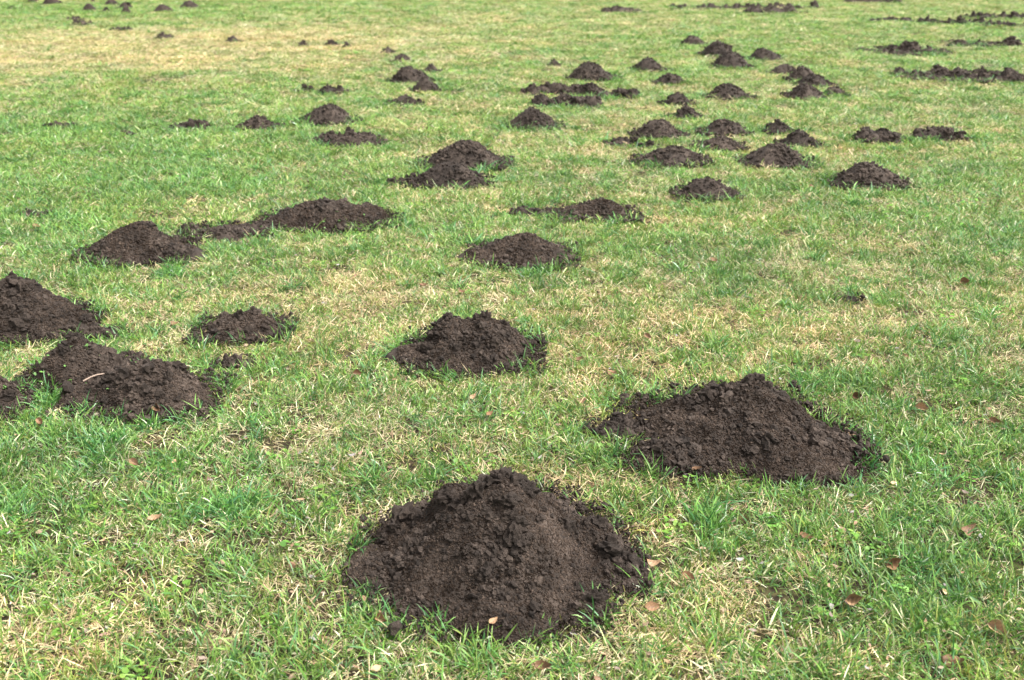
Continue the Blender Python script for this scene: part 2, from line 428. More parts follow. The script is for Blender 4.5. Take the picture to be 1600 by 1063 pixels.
    ('r', 6.74, 17.72, 1.36, 0.68, 0.200, -0.10, 1.0, 'cluster of torn up clods behind the long dark ridge'),
    ('r', 8.68, 19.16, 1.36, 0.41, 0.120, -0.03, 1.0, 'thin trail of clods running right from the clod cluster'),
    ('p', 3.34, 30.90, 1.10, 0.44, 0.180, -0.04, 1.0, 'thin torn soil line at top centre right'),
    ('r', 7.08, 33.61, 3.69, 1.11, 0.200, 0.10, 1.0, 'rear broken soil strip at the top edge, right of centre'),
    ('p', 7.70, 30.59, 1.37, 0.55, 0.193, -0.12, 1.0, 'front broken soil strip at the top edge, right of centre'),
    ('h', 9.70, 33.63, 0.35, 0.30, 0.180, -0.01, 1.0, 'single small lump beside the broken soil strips at top'),
    ('r', 13.10, 27.92, 1.57, 0.47, 0.200, 0.15, 1.0, 'upper torn soil strip at the top right corner'),
    ('r', 10.98, 25.70, 1.53, 0.46, 0.200, -0.02, 1.0, 'left torn soil strip near the top right corner'),
    ('r', 11.63, 24.42, 1.11, 0.33, 0.200, 0.08, 1.0, 'lower torn soil strip near the top right corner'),
    ('p', 9.56, 26.43, 0.84, 0.34, 0.110, 0.00, 1.0, 'faint soil line left of the top right corner strips'),
    ('p', 12.88, 37.74, 1.84, 0.74, 0.192, -0.23, 1.0, 'faint soil line touching the top edge at right'),
    ('t', -1.64, 5.65, 0.46, 0.26, 0.050, 0.04, 1.2, 'ragged soil tail left of the wide flattened molehill'),
    ('t', 0.15, 6.10, 0.27, 0.14, 0.044, 0.01, 1.2, 'thin soil tail left of the low flat molehill'),
    ('t', -1.09, 3.63, 0.15, 0.09, 0.050, 0.01, 1.2, 'small soil scatter in grass below the flat topped molehill'),
    ('t', -2.96, 6.06, 0.16, 0.10, 0.041, 0.00, 1.2, 'bare soil streak in green grass at left edge of lawn'),
    ('t', -4.28, 9.52, 0.23, 0.14, 0.043, -0.01, 1.2, 'thin bare soil streak in green grass at far left'),
    ('t', 1.58, 4.43, 0.12, 0.07, 0.022, -0.00, 1.2, 'small bare soil spot in straw grass at right'),
    ('t', -1.75, 3.98, 0.17, 0.10, 0.050, -0.02, 1.2, 'soil tail right of the large left edge molehill'),
    ('t', -0.78, 7.02, 0.19, 0.11, 0.043, 0.00, 1.2, 'little soil spill at left foot of central merged pair'),
    ('t', 0.37, 3.03, 0.20, 0.09, 0.050, -0.01, 1.3, 'knobbly soil tail at left foot of the second nearest molehill'),
    ('t', -3.44, 9.02, 0.10, 0.08, 0.050, -0.00, 1.2, 'tiny soil crumb pile in the green grass at left'),
]
# extra lumps of single heaps: dx, dy, half width, half depth, height (metres, from the heap's centre)
LOBES = {
    0: [(0.02, 0.0, 0.11, 0.09, 0.225), (-0.255, 0.08, 0.07, 0.06, 0.06), (-0.31, -0.06, 0.09, 0.09, 0.032), (0.31, -0.09, 0.09, 0.08, 0.03), (0.25, -0.06, 0.10, 0.10, 0.06), (0.23, 0.03, 0.09, 0.09, 0.09),
        (0.02, -0.26, 0.13, 0.10, 0.055), (-0.12, 0.06, 0.08, 0.08, 0.17), (0.09, -0.12, 0.07, 0.07, 0.15), (0.22, -0.25, 0.05, 0.05, 0.035)],
    1: [(0.05, 0.02, 0.09, 0.08, 0.180), (-0.17, 0.03, 0.12, 0.11, 0.085), (-0.26, -0.20, 0.12, 0.09, 0.05), (0.25, -0.10, 0.11, 0.11, 0.06), (0.14, -0.24, 0.16, 0.12, 0.06)],
    2: [(-0.09, 0.05, 0.09, 0.09, 0.13), (0.09, 0.03, 0.10, 0.09, 0.135), (-0.25, -0.03, 0.09, 0.07, 0.04)],
    4: [(0.20, -0.05, 0.12, 0.11, 0.055), (0.02, 0.0, 0.13, 0.11, 0.175)],
    5: [(-0.03, 0.02, 0.10, 0.08, 0.155)],
    6: [(0.04, 0.0, 0.13, 0.12, 0.128), (-0.20, -0.03, 0.09, 0.08, 0.05)],
    7: [(0.0, 0.0, 0.06, 0.05, 0.13)],
    8: [(0.25, -0.06, 0.12, 0.10, 0.06), (0.04, 0.0, 0.10, 0.09, 0.175)],
    9: [(-0.20, -0.10, 0.16, 0.13, 0.065), (0.20, 0.0, 0.15, 0.17, 0.088), (-0.1, 0.06, 0.14, 0.12, 0.108)],
    10: [(-0.22, -0.02, 0.12, 0.08, 0.045)],
    49 - 1: [(0.33, -0.05, 0.05, 0.05, 0.05)],
}

class Heap:
    def __init__(s, i, row):
        s.i = i
        (s.kind, s.x, s.y, s.w, s.d, s.h, s.px, s.k, s.label) = row
        s.seed = 100 + i * 31
        s.tone = float(np.random.default_rng(40 + i).uniform(0.8, 1.18)) if i > 3 else 0.96
        if i in (0, 1, 2, 8, 10):
            s.w *= 0.95
        if s.kind == 'r':
            s.d *= 2.3; s.h *= 0.82
        if s.kind == 'h':
            s.w *= 0.92; s.d *= 0.94; s.k *= 0.93
        s.h = s.h * 0.92 + 0.035 * min(1.0, max(0.0, (s.y - 6.0) / 14.0))
        if s.kind == 't' and ('tail' in s.label or 'spill' in s.label):
            s.h += 0.010
        if s.y > 18:
            s.w *= 1.12; s.h *= 1.08
        if s.y > 28 and s.kind == 'h':
            s.w *= 1.15; s.h *= 1.25
        r = np.random.default_rng(s.seed)
        s.rng = r
        s.e = 1.25 + (s.k - 0.95) * 1.5
        s.ph = r.uniform(0, 6.28, 4)
        s.am = np.array([0.05, 0.05, 0.04, 0.03]) * r.uniform(0.5, 1.3, 4) * (1.0 if s.kind == 'h' else 1.8)
        s.lobes = list(LOBES.get(i, []))
        if s.kind == 'h' and i not in LOBES:
            for _ in range(3):
                a = r.uniform(0, 6.28); q = r.uniform(0.15, 0.55)
                s.lobes.append((q * s.w / 2 * math.cos(a), q * s.d / 2 * math.sin(a), s.w * r.uniform(0.10, 0.17), s.d * r.uniform(0.10, 0.17), s.h * (1.0 - q) * r.uniform(0.82, 1.05)))
            for _ in range(2):
                a = r.uniform(0, 6.28)
                s.lobes.append((0.9 * s.w / 2 * math.cos(a), 0.9 * s.d / 2 * math.sin(a), s.w * 0.13, s.d * 0.13, s.h * 0.22))
        if s.kind in 'prt':
            n = {'p': 5, 'r': 9, 't': 4}[s.kind]
            if s.kind == 'r': n = int(6 + 9 * s.w)
            for _ in range(n):
                u, v = r.uniform(-0.95, 0.95), r.uniform(-0.8, 0.8)
                q = r.uniform(0.09, 0.2)
                hw = s.w * q if s.kind != 'r' else r.uniform(0.04, 0.13)
                s.lobes.append((u * s.w / 2, v * s.d / 2, hw, min(s.d * 0.4, hw), s.h * (r.uniform(0.45, 0.9) if s.kind != 'r' else r.uniform(0.2, 0.95) * (0.65 if abs(v) > 0.4 else 1))))
        s.z0 = float(ground_z(np.array(s.x), np.array(s.y)))
        s.rx, s.ry = s.w * 0.5 * 1.3 + 0.05, s.d * 0.5 * 1.3 + 0.05

    def base(s, lx, ly):
        """smooth height over the ground, in local metres; negative outside the foot"""
        th = np.arctan2(ly / s.d, lx / s.w)
        wob = 1 + sum(s.am[j] * np.sin((j + 2) * th + s.ph[j]) for j in range(4))
        a, b = s.w / 2, s.d / 2
        r0 = np.sqrt((lx / a) ** 2 + (ly / b) ** 2)
        sx = lx - s.px * np.clip(1 - r0, 0, 1)
        r = np.sqrt((sx / a) ** 2 + (ly / b) ** 2) / wob
        hh = s.h if s.kind == 'h' else (s.h * 0.72 if s.kind in 'pt' else s.h * 0.10)
        z = np.where(r < 1, hh * (1 - np.clip(r, 0, 1) ** s.e), -(r - 1) * min(a, b) * 0.5)
        for (dx, dy, la, lb, lh) in s.lobes:
            q = np.sqrt(((lx - dx) / la) ** 2 + ((ly - dy) / lb) ** 2)
            zl = np.where(q < 1, lh * (1 - 0.55 * q ** 2.2), lh * 0.45 - (q - 1) * min(la, lb) * 1.6)
            kk = 0.02 if lh > 0.1 else 0.012
            t = np.clip(0.5 + 0.5 * (zl - z) / kk, 0, 1)
            z = z * (1 - t) + zl * t + kk * t * (1 - t)
        return z

heaps = [Heap(i, row) for i, row in enumerate(HEAPS)]

def ico(sub):
    t = (1 + 5 ** 0.5) / 2
    v = np.array([(-1, t, 0), (1, t, 0), (-1, -t, 0), (1, -t, 0), (0, -1, t), (0, 1, t), (0, -1, -t), (0, 1, -t), (t, 0, -1), (t, 0, 1), (-t, 0, -1), (-t, 0, 1)], float)
    v /= np.linalg.norm(v[0])
    f = [(0, 11, 5), (0, 5, 1), (0, 1, 7), (0, 7, 10), (0, 10, 11), (1, 5, 9), (5, 11, 4), (11, 10, 2), (10, 7, 6), (7, 1, 8), (3, 9, 4), (3, 4, 2), (3, 2, 6), (3, 6, 8), (3, 8, 9), (4, 9, 5), (2, 4, 11), (6, 2, 10), (8, 6, 7), (9, 8, 1)]
    v = list(v)
    for _ in range(sub):
        cache = {}; nf = []
        def mid(a, b):
            k = (min(a, b), max(a, b))
            if k not in cache:
                p = v[a] + v[b]; v.append(p / np.linalg.norm(p)); cache[k] = len(v) - 1
            return cache[k]
        for a, b, c in f:
            ab, bc, ca = mid(a, b), mid(b, c), mid(c, a)
            nf += [(a, ab, ca), (b, bc, ab), (c, ca, bc), (ab, bc, ca)]
        f = nf
    return np.array(v), np.array(f)
ICO0, ICO1, ICO2 = ico(0), ico(1), ico(2)

def rand_rot(r, n):
    q = r.normal(size=(n, 4)); q /= np.linalg.norm(q, axis=1)[:, None]
    w, x, y, z = q.T
    return np.stack([np.stack([1 - 2 * (y * y + z * z), 2 * (x * y - z * w), 2 * (x * z + y * w)], -1),
                     np.stack([2 * (x * y + z * w), 1 - 2 * (x * x + z * z), 2 * (y * z - x * w)], -1),
                     np.stack([2 * (x * z - y * w), 2 * (y * z + x * w), 1 - 2 * (x * x + y * y)], -1)], -2)

def lumps(r, pos, size, shape, shade):
    """many perturbed lumps as one vertex / face array"""
    v0, f0 = shape
    n, m = len(pos), len(v0)
    if n == 0:
        return np.zeros((0, 3)), np.zeros((0, 3), int), np.zeros((0, 3))
    jit = 1 + r.uniform(-0.42, 0.42, (n, m, 1))
    v = v0[None] * jit * r.uniform(0.65, 1.2, (n, 1, 3))
    v = np.einsum('nij,nmj->nmi', rand_rot(r, n), v) * size[:, None, None] + pos[:, None, :]
    f = f0[None] + (np.arange(n) * m)[:, None, None]
    c = np.repeat(shade[:, None], m, 1)[..., None] * np.ones(3)
    return v.reshape(-1, 3), f.reshape(-1, 3), c.reshape(-1, 3)

def scatter(name, co, rot, scl, idx, tint, coll, mat, parent=None):
    """one object: points that carry instances of the shapes in coll"""
    n = len(co)
    me = bpy.data.meshes.new(name)
    me.vertices.add(n); me.vertices.foreach_set('co', co.astype(np.float32).ravel())
    for nm, arr in (('rot', rot), ('scl', scl), ('tint', tint)):
        a = me.attributes.new(nm, 'FLOAT_VECTOR', 'POINT'); a.data.foreach_set('vector', arr.astype(np.float32).ravel())
    a = me.attributes.new('idx', 'INT', 'POINT'); a.data.foreach_set('value', idx.astype(np.int32))
    me.materials.append(mat)
    o = link(name, me, parent)
    key = 'scatter_' + coll.name
    ng = bpy.data.node_groups.get(key)
    if ng is None:
        ng = bpy.data.node_groups.new(key, 'GeometryNodeTree')
        ng.interface.new_socket('Geometry', in_out='INPUT', socket_type='NodeSocketGeometry')
        ng.interface.new_socket('Geometry', in_out='OUTPUT', socket_type='NodeSocketGeometry')
        N, L = ng.nodes, ng.links
        gi, go = N.new('NodeGroupInput'), N.new('NodeGroupOutput')
        mp = N.new('GeometryNodeMeshToPoints')
        ip = N.new('GeometryNodeInstanceOnPoints')
        ci = N.new('GeometryNodeCollectionInfo'); ci.inputs['Collection'].default_value = coll
        ci.inputs['Separate Children'].default_value = True; ci.inputs['Reset Children'].default_value = True
        def attr(nm, tp):
            a = N.new('GeometryNodeInputNamedAttribute'); a.data_type = tp; a.inputs['Name'].default_value = nm
            return a.outputs['Attribute']
        L.new(gi.outputs[0], mp.inputs['Mesh']); L.new(mp.outputs[0], ip.inputs['Points'])
        L.new(ci.outputs[0], ip.inputs['Instance']); ip.inputs['Pick Instance'].default_value = True
        L.new(attr('idx', 'INT'), ip.inputs['Instance Index'])
        L.new(attr('rot', 'FLOAT_VECTOR'), ip.inputs['Rotation']); L.new(attr('scl', 'FLOAT_VECTOR'), ip.inputs['Scale'])
        L.new(ip.outputs[0], go.inputs[0])
    md = o.modifiers.new('scatter', 'NODES'); md.node_group = ng
    return o

crumb_col = bpy.data.collections.new('crumb_shapes')
for q in range(10):
    r = np.random.default_rng(700 + q)
    v0, f0 = ICO1 if q % 2 else ICO0
    v = v0 * (1 + r.uniform(-0.35, 0.35, (len(v0), 1))) * r.uniform(0.7, 1.2, 3)
    me = mesh_np('crumb_%02d' % q, v, f0, False, np.ones((len(v), 3)))
    me.materials.append(fine_soil)
    crumb_col.objects.link(bpy.data.objects.new('crumb_%02d' % q, me))

# clods: a few shared shapes
CLODS = []
for q in range(9):
    r = np.random.default_rng(900 + q)
    v0, f0 = ICO2 if q < 5 else ICO1
    v = v0 * r.uniform(0.75, 1.15, 3)
    n = np.zeros(len(v))
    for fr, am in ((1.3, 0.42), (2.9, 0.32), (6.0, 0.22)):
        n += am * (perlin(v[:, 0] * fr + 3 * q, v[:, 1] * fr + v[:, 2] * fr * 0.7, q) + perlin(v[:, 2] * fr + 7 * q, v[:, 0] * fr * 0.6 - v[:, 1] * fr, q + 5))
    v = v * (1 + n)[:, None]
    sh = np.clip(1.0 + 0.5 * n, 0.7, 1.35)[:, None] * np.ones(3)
    me = mesh_np('clod_shape', v, f0, False, sh)
    me.materials.append(soil)
    CLODS.append(me)

NAMES = {'h': ('molehill', 'molehill', 'molehills on the lawn'), 'p': ('soil_patch', 'soil patch', 'ragged low soil patches on the lawn'),
         'r': ('soil_ridge', 'soil ridge', 'torn up soil ridges'), 't': ('soil_patch', 'soil patch', 'ragged low soil patches on the lawn')}

def build_heap(s):
    name, cat, group = NAMES[s.kind]
    r = s.rng
    cell = min(max(0.0017 * s.y, 0.0038), 0.03)
    nx, ny = int(2 * s.rx / cell) + 2, int(2 * s.ry / cell) + 2
    xs = (np.arange(nx) - (nx - 1) / 2) * cell; ys = (np.arange(ny) - (ny - 1) / 2) * cell
    X, Y = np.meshgrid(xs, ys)
    B = s.base(X, Y)
    wx, wy = X + s.x, Y + s.y
    env = np.clip((B + 0.01) / 0.05, 0, 1)
    rough = np.clip(0.65 + 0.8 * perlin(wx * 5, wy * 5, s.seed), 0.25, 1.4)
    hs = min(1.0, s.h / 0.18) * (0.5 if s.y > 4.8 and s.kind == 'h' else 0.85)
    Z = B + env * (0.022 * hs * perlin(wx * 9, wy * 9, s.seed + 1) + rough * (0.013 * hs * perlin(wx * 24, wy * 24, s.seed + 2)))
    for fr, am in ((40, 0.0070), (85, 0.0052), (170, 0.0030)):
        if cell * fr < 0.55:
            nn = perlin(wx * fr, wy * fr, s.seed + fr)
            Z += env * rough * am * (0.6 * nn + 0.8 * (1 - 2 * np.abs(nn)) * (fr < 60) + 0.6 * r.normal(0, 1, nn.shape) * (fr > 100) * 0.22 + 0.5 * (1 - 2 * np.abs(nn)) * (60 < fr < 100))
    # worn, eroded foot
    Z = Z + 0.006 * perlin(wx * 30, wy * 30, s.seed + 9) * (1 - env)
    keep = (B > -0.014)
    GZ = ground_z(wx, wy) - s.z0
    i = np.arange(nx * ny).reshape(ny, nx)
    f = np.stack([i[:-1, :-1], i[:-1, 1:], i[1:, 1:], i[1:, :-1]], -1).reshape(-1, 4)
    k = keep.ravel()
    f = f[k[f].any(1)]
    used = np.unique(f); remap = np.full(nx * ny, -1); remap[used] = np.arange(len(used))
    v = np.stack([X, Y, Z + GZ], -1).reshape(-1, 3)[used]
    sh = (1.0 + 0.22 * perlin(wx * 14, wy * 14, s.seed + 5) + 0.15 * perlin(wx * 70, wy * 70, s.seed + 6)).ravel()[used]
    me = mesh_np(name, v, remap[f], True, s.tone * np.clip(sh, 0.6, 1.5)[:, None] * np.ones(3))
    o = link(name, me, mat=soil, loc=(s.x, s.y, s.z0))
    tag(o, s.label, cat, group)

    def surf(lx, ly):
        a = np.clip(np.round(lx / cell + (nx - 1) / 2).astype(int), 0, nx - 1)
        b = np.clip(np.round(ly / cell + (ny - 1) / 2).astype(int), 0, ny - 1)
        return B[b, a], Z[b, a] + GZ[b, a], rough[b, a]

    # crumbs
    smin = max(0.0031, 0.00090 * s.y)
    area = 3.14 * s.w * s.d / 4
    n = int(min(9000 if s.y < 2.5 else 5500, max(40, 1.25 * area / (4 * smin ** 2))))
    if s.y >= 2.5: smin = max(smin, 0.0038)
    lx = r.uniform(-1.2, 1.2, n * 2) * s.w / 2; ly = r.uniform(-1.2, 1.2, n * 2) * s.d / 2
    b, z, ro = surf(lx, ly)
    size = smin * np.clip(r.uniform(0.02, 1, n * 2), 0.02, 1) ** -0.43
    size = np.minimum(size * np.clip(ro, 0.6, 1.3), 0.024 if s.y < 6 or s.kind != 'h' else 0.017)
    pr = np.where(b > 0.004, np.clip(0.35 + 0.65 * ro, 0, 1), np.where(b > -0.06, 0.9 * np.clip(1 + b / 0.06, 0, 1) ** 1.3, 0))
    ok = r.uniform(0, 1, n * 2) < pr
    lx, ly, b, z, size = lx[ok][:n], ly[ok][:n], b[ok][:n], z[ok][:n], size[ok][:n]
    zz = np.where(b > 0.004, z + 0.25 * size, np.maximum(z, 0.004) + 0.032 * r.uniform(0, 1, len(z)))
    pos = np.stack([lx, ly, zz], -1)
    sh = s.tone * np.clip(r.normal(1.05, 0.22, len(lx)), 0.55, 1.7)
    big = size > max(0.0085, 0.0033 * s.y)
    V, F, K = [], [], []; off = 0
    for msk, shp in ((~big, ICO0), (big, ICO1)):
        a_, f_, c_ = lumps(r, pos[msk], size[msk], shp, sh[msk])
        V.append(a_); F.append(f_ + off); K.append(c_); off += len(a_)
    if off:
        cm = mesh_np('crumbs', np.concatenate(V), np.concatenate(F), False, np.concatenate(K))
        c = link('crumbs', cm, o, soil); c['kind'] = 'stuff'

    # fine crumbs: points that carry instances of a few crumb shapes
    if s.y < 6.3 and s.kind == 'h':
        fs = max(0.0021, 0.00075 * s.y)
        n = int(min(32000, 1.35 * area / (3.2 * fs ** 2)))
        lx = r.uniform(-1.2, 1.2, n * 2) * s.w / 2; ly = r.uniform(-1.2, 1.2, n * 2) * s.d / 2
        b, z, ro = surf(lx, ly)
        pr = np.where(b > 0.002, 1.0, np.where(b > -0.05, 0.6 * np.clip(1 + b / 0.05, 0, 1) ** 1.3, 0))
        ok = r.uniform(0, 1, n * 2) < pr
        lx, ly, b, z = lx[ok][:n], ly[ok][:n], b[ok][:n], z[ok][:n]
        m = len(lx)
        size = fs * np.clip(r.uniform(0.03, 1, m), 0.03, 1) ** -0.22 * r.uniform(0.6, 1.1, m)
        zz = np.where(b > 0.002, z + 0.15 * size, np.maximum(z, 0.003) + 0.022 * r.uniform(0, 1, m))
        scatter('crumbs', np.stack([lx, ly, zz], -1), r.uniform(0, 6.283, (m, 3)), np.stack([size * r.uniform(0.8, 1.25, m), size * r.uniform(0.8, 1.25, m), size * r.uniform(0.7, 1.1, m)], -1),
                r.integers(0, len(crumb_col.objects), m), s.tone * np.clip(r.normal(1.0, 0.25, m), 0.5, 1.8)[:, None] * np.ones(3), crumb_col, fine_soil, o)['kind'] = 'stuff'

    # single clods
    if s.kind == 'r':
        n, lo, hi = int(12 + 14 * s.w), 0.02, 0.055
    elif s.kind == 'p':
        n, lo, hi = 6, 0.018, 0.045
    elif s.kind == 't':
        n, lo, hi = (0 if 'spot' in s.label else 4), 0.007, 0.015
    elif s.y < 4.4:
        n, lo, hi = int(105 / s.y * min(1, s.w / 0.6)), 0.0032 * s.y, 0.0075 * s.y
    elif s.y < 16:
        n, lo, hi = 5, 0.012, 0.019
    else:
        n, lo, hi = 2, 0.03, 0.05
    hi = min(hi, 0.09); lo = min(lo, hi * 0.6)
    if s.kind in 'pr': hi = min(hi, s.h * 0.42); lo = min(lo, hi * 0.6)
    cnt = 0; tries = 0
    while cnt < n and tries < n * 20:
        tries += 1
        u, w_ = r.uniform(-1.02, 1.02, 2)
        b, z, ro = surf(np.array([u * s.w / 2]), np.array([w_ * s.d / 2]))
        if b[0] < -0.02 or (b[0] > 0.004 and r.uniform() > 0.2 + 0.8 * ro[0]):
            continue
        sz = lo * (1 - r.uniform() * 0.999) ** -0.45
        sz = min(sz, hi)
        c = link('clod', CLODS[int(r.integers(len(CLODS)))], o)
        c.location = (u * s.w / 2, w_ * s.d / 2, max(z[0], 0.0) + sz * 0.28)
        c.rotation_euler = tuple(r.uniform(0, 6.28, 3)) if s.kind != 'r' else (r.uniform(-0.4, 0.4), r.uniform(-0.5, 0.5), r.uniform(-0.6, 0.6))
        c.scale = (sz * r.uniform(0.8, 1.15) * (1.5 if s.kind == 'r' else 1), sz * r.uniform(0.7, 1.15), sz * r.uniform(0.5, 1.0))
        cnt += 1
    for (dx, dy, up, sz) in KNOBS.get(s.i, ()):
        b, z, ro = surf(np.array([dx]), np.array([dy]))
        c = link('clod', CLODS[int(r.integers(5))], o)
        c.location = (dx, dy, z[0] + up)
        c.rotation_euler = tuple(r.uniform(0, 6.28, 3))
        c.scale = (sz, sz * r.uniform(0.85, 1.1), sz * r.uniform(0.8, 1.0))
    return o
# single big clods that stand out: dx, dy, lift, radius (metres, from the heap's centre)
KNOBS = {
    0: [(-0.062, 0.00, 0.010, 0.030), (-0.050, -0.01, 0.030, 0.022), (-0.078, -0.005, 0.0, 0.022), (0.025, 0.02, 0.006, 0.026), (0.050, 0.01, 0.004, 0.024), (0.005, 0.02, 0.002, 0.022),
        (0.085, 0.00, 0.003, 0.02), (-0.13, 0.03, 0.004, 0.024), (-0.11, 0.0, 0.002, 0.02), (-0.255, 0.09, 0.014, 0.032), (-0.225, 0.08, 0.006, 0.02), (-0.28, 0.06, 0.006, 0.022), (-0.31, 0.04, 0.004, 0.018),
        (0.05, -0.10, 0.004, 0.024), (0.045, -0.13, 0.004, 0.026), (0.03, -0.06, 0.003, 0.022), (0.06, -0.15, 0.003, 0.022), (0.27, 0.02, 0.004, 0.022), (0.30, -0.03, 0.004, 0.022), (0.33, -0.06, 0.004, 0.02),
        (0.29, -0.07, 0.004, 0.024), (0.24, -0.24, 0.004, 0.022), (0.26, -0.22, 0.002, 0.018), (0.06, 0.02, 0.004, 0.024), (-0.02, 0.01, 0.002, 0.02)],
    1: [(0.06, 0.03, 0.004, 0.026), (0.03, 0.02, 0.002, 0.022), (0.09, 0.02, 0.002, 0.022), (-0.10, 0.04, 0.002, 0.018)],
    2: [(-0.10, 0.04, 0.003, 0.02), (0.05, 0.03, 0.004, 0.024), (0.02, 0.03, 0.002, 0.02), (0.12, 0.03, 0.003, 0.02)],
}
for s in heaps:
    build_heap(s)

def heap_height(x, y):
    """highest smooth heap surface at each lawn point (-1 far from any heap)"""
    out = np.full(x.shape, -1.0)
    for s in heaps:
        m = (np.abs(x - s.x) < s.rx + 0.1) & (np.abs(y - s.y) < s.ry + 0.1)
        if m.any():
            out[m] = np.maximum(out[m], s.base(x[m] - s.x, y[m] - s.y))
    return out

# ------------------------------------------------------------------ grass: clump shapes, then instances over the lawn (one uncountable mass)
GREENS = np.array([(0.080, 0.178, 0.025), (0.108, 0.220, 0.033), (0.150, 0.262, 0.045), (0.056, 0.142, 0.034), (0.195, 0.288, 0.062), (0.080, 0.182, 0.056)])
STRAWS = np.array([(0.50, 0.460, 0.27), (0.45, 0.405, 0.24), (0.60, 0.565, 0.38), (0.37, 0.315, 0.19), (0.49, 0.480, 0.25), (0.29, 0.215, 0.13)])
STRAWS = STRAWS * 0.94
MOSS = np.array([(0.16, 0.20, 0.035), (0.12, 0.18, 0.03), (0.20, 0.21, 0.05), (0.10, 0.15, 0.03)])

def clump(name, r, n, rad, length, width, tilt, bend, dry, moss=0.0, jit=0.12):
    """n blades within rad; length, width, tilt (degrees from upright at the root), bend (further degrees at the tip): (low, high)"""
    a = r.uniform(0, 6.283, n); q = rad * np.sqrt(r.uniform(0, 1, n))
    bx, by = q * np.cos(a), q * np.sin(a)
    az = r.uniform(0, 6.283, n)
    L = r.uniform(*length, n) * r.choice([1, 1, 1, 1.3, 0.7], n); W = r.uniform(*width, n) * r.choice([0.7, 0.9, 1.0, 1.0, 1.3], n)
    isdry = r.uniform(0, 1, n) < dry
    L = np.where(isdry, L * r.uniform(0.6, 1.1, n), L)
    t0 = np.radians(r.uniform(*tilt, n) + np.where(isdry, r.uniform(0, 35, n), 0)); t1 = np.radians(r.uniform(*bend, n))
    tw = r.uniform(-0.9, 0.9, n)
    lev = [0.0, 0.38, 0.74, 1.0]
    px, pz = np.zeros(n), np.zeros(n)
    P = []
    for j in range(4):
        if j:
            s_ = (lev[j] - lev[j - 1]) * L
            t = np.minimum(t0 + t1 * (lev[j] + lev[j - 1]) / 2, 2.2)
            px = px + s_ * np.sin(t); pz = pz + s_ * np.cos(t)
        P.append((px.copy(), np.maximum(pz, 0.001 + 0.002 * (j > 0)).copy()))
    ca, sa = np.cos(az), np.sin(az)
    sx, sy = -np.sin(az + tw), np.cos(az + tw)
    V = np.zeros((n, 7, 3)); wd = [0.8, 1.0, 0.72]
    for j in range(3):
        for k, sg in ((0, -1), (1, 1)):
            V[:, 2 * j + k, 0] = bx + ca * P[j][0] + sg * sx * W * wd[j] / 2
            V[:, 2 * j + k, 1] = by + sa * P[j][0] + sg * sy * W * wd[j] / 2
            V[:, 2 * j + k, 2] = P[j][1] + sg * 0.2 * W * np.sin(tw * 2)
    V[:, 6, 0] = bx + ca * P[3][0]; V[:, 6, 1] = by + sa * P[3][0]; V[:, 6, 2] = P[3][1]
    o = (np.arange(n) * 7)[:, None]
    quads = np.concatenate([o + np.array([[0, 1, 3, 2]]), o + np.array([[2, 3, 5, 4]])])
    tris = o + np.array([[4, 5, 6]])
    g = GREENS[r.integers(len(GREENS), size=n)]; st = STRAWS[r.integers(len(STRAWS), size=n)]; mo = MOSS[r.integers(len(MOSS), size=n)]
    base = np.where(isdry[:, None], st, np.where((r.uniform(0, 1, n) < moss)[:, None], mo, g))
    base = base * np.clip(r.normal(1, jit, (n, 1)), 0.6, 1.5)
    col = np.repeat(base[:, None, :], 7, 1)
    # pale straw-coloured sheaths at the root and browned tips on some blades
    root = STRAWS[0] * 0.6
    col[:, 0:2] = 0.6 * col[:, 0:2] + 0.4 * root
    brown = r.uniform(0, 1, n) < 0.22
    col[brown, 6] = 0.35 * col[brown, 6] + 0.65 * STRAWS[1]
    me = mesh_np(name, V.reshape(-1, 3), [quads, tris], True, col.reshape(-1, 3))
    me.materials.append(grass_mat)
    return me

def rosette(name, r, n, rad):
    """small broad-leaved weeds: short rounded leaves on a low rosette"""
    V, F, K = [], [], []
    for q in range(n):
        a = r.uniform(0, 6.283); d = rad * math.sqrt(r.uniform())
        cx, cy_, cz = d * math.cos(a), d * math.sin(a), r.uniform(0.008, 0.028)
        s_ = r.uniform(0.004, 0.009); az = r.uniform(0, 6.283); ti = r.uniform(-0.5, 0.5)
        k = 6; b0 = len(V)
        V.append((cx, cy_, cz - 0.15 * s_))
        for j in range(k):
            t = 6.283 * j / k
            lx, ly = s_ * math.cos(t) * 1.2, s_ * math.sin(t)
            V.append((cx + lx * math.cos(az) - ly * math.sin(az), cy_ + lx * math.sin(az) + ly * math.cos(az), cz + lx * ti))
        for j in range(k):
            F.append((b0, b0 + 1 + j, b0 + 1 + (j + 1) % k))
        c = GREENS[r.integers(3)] * r.uniform(0.8, 1.25)
        K += [c] * (k + 1)
    me = mesh_np(name, np.array(V), np.array(F), True, np.array(K))
    me.materials.append(grass_mat)
    return me

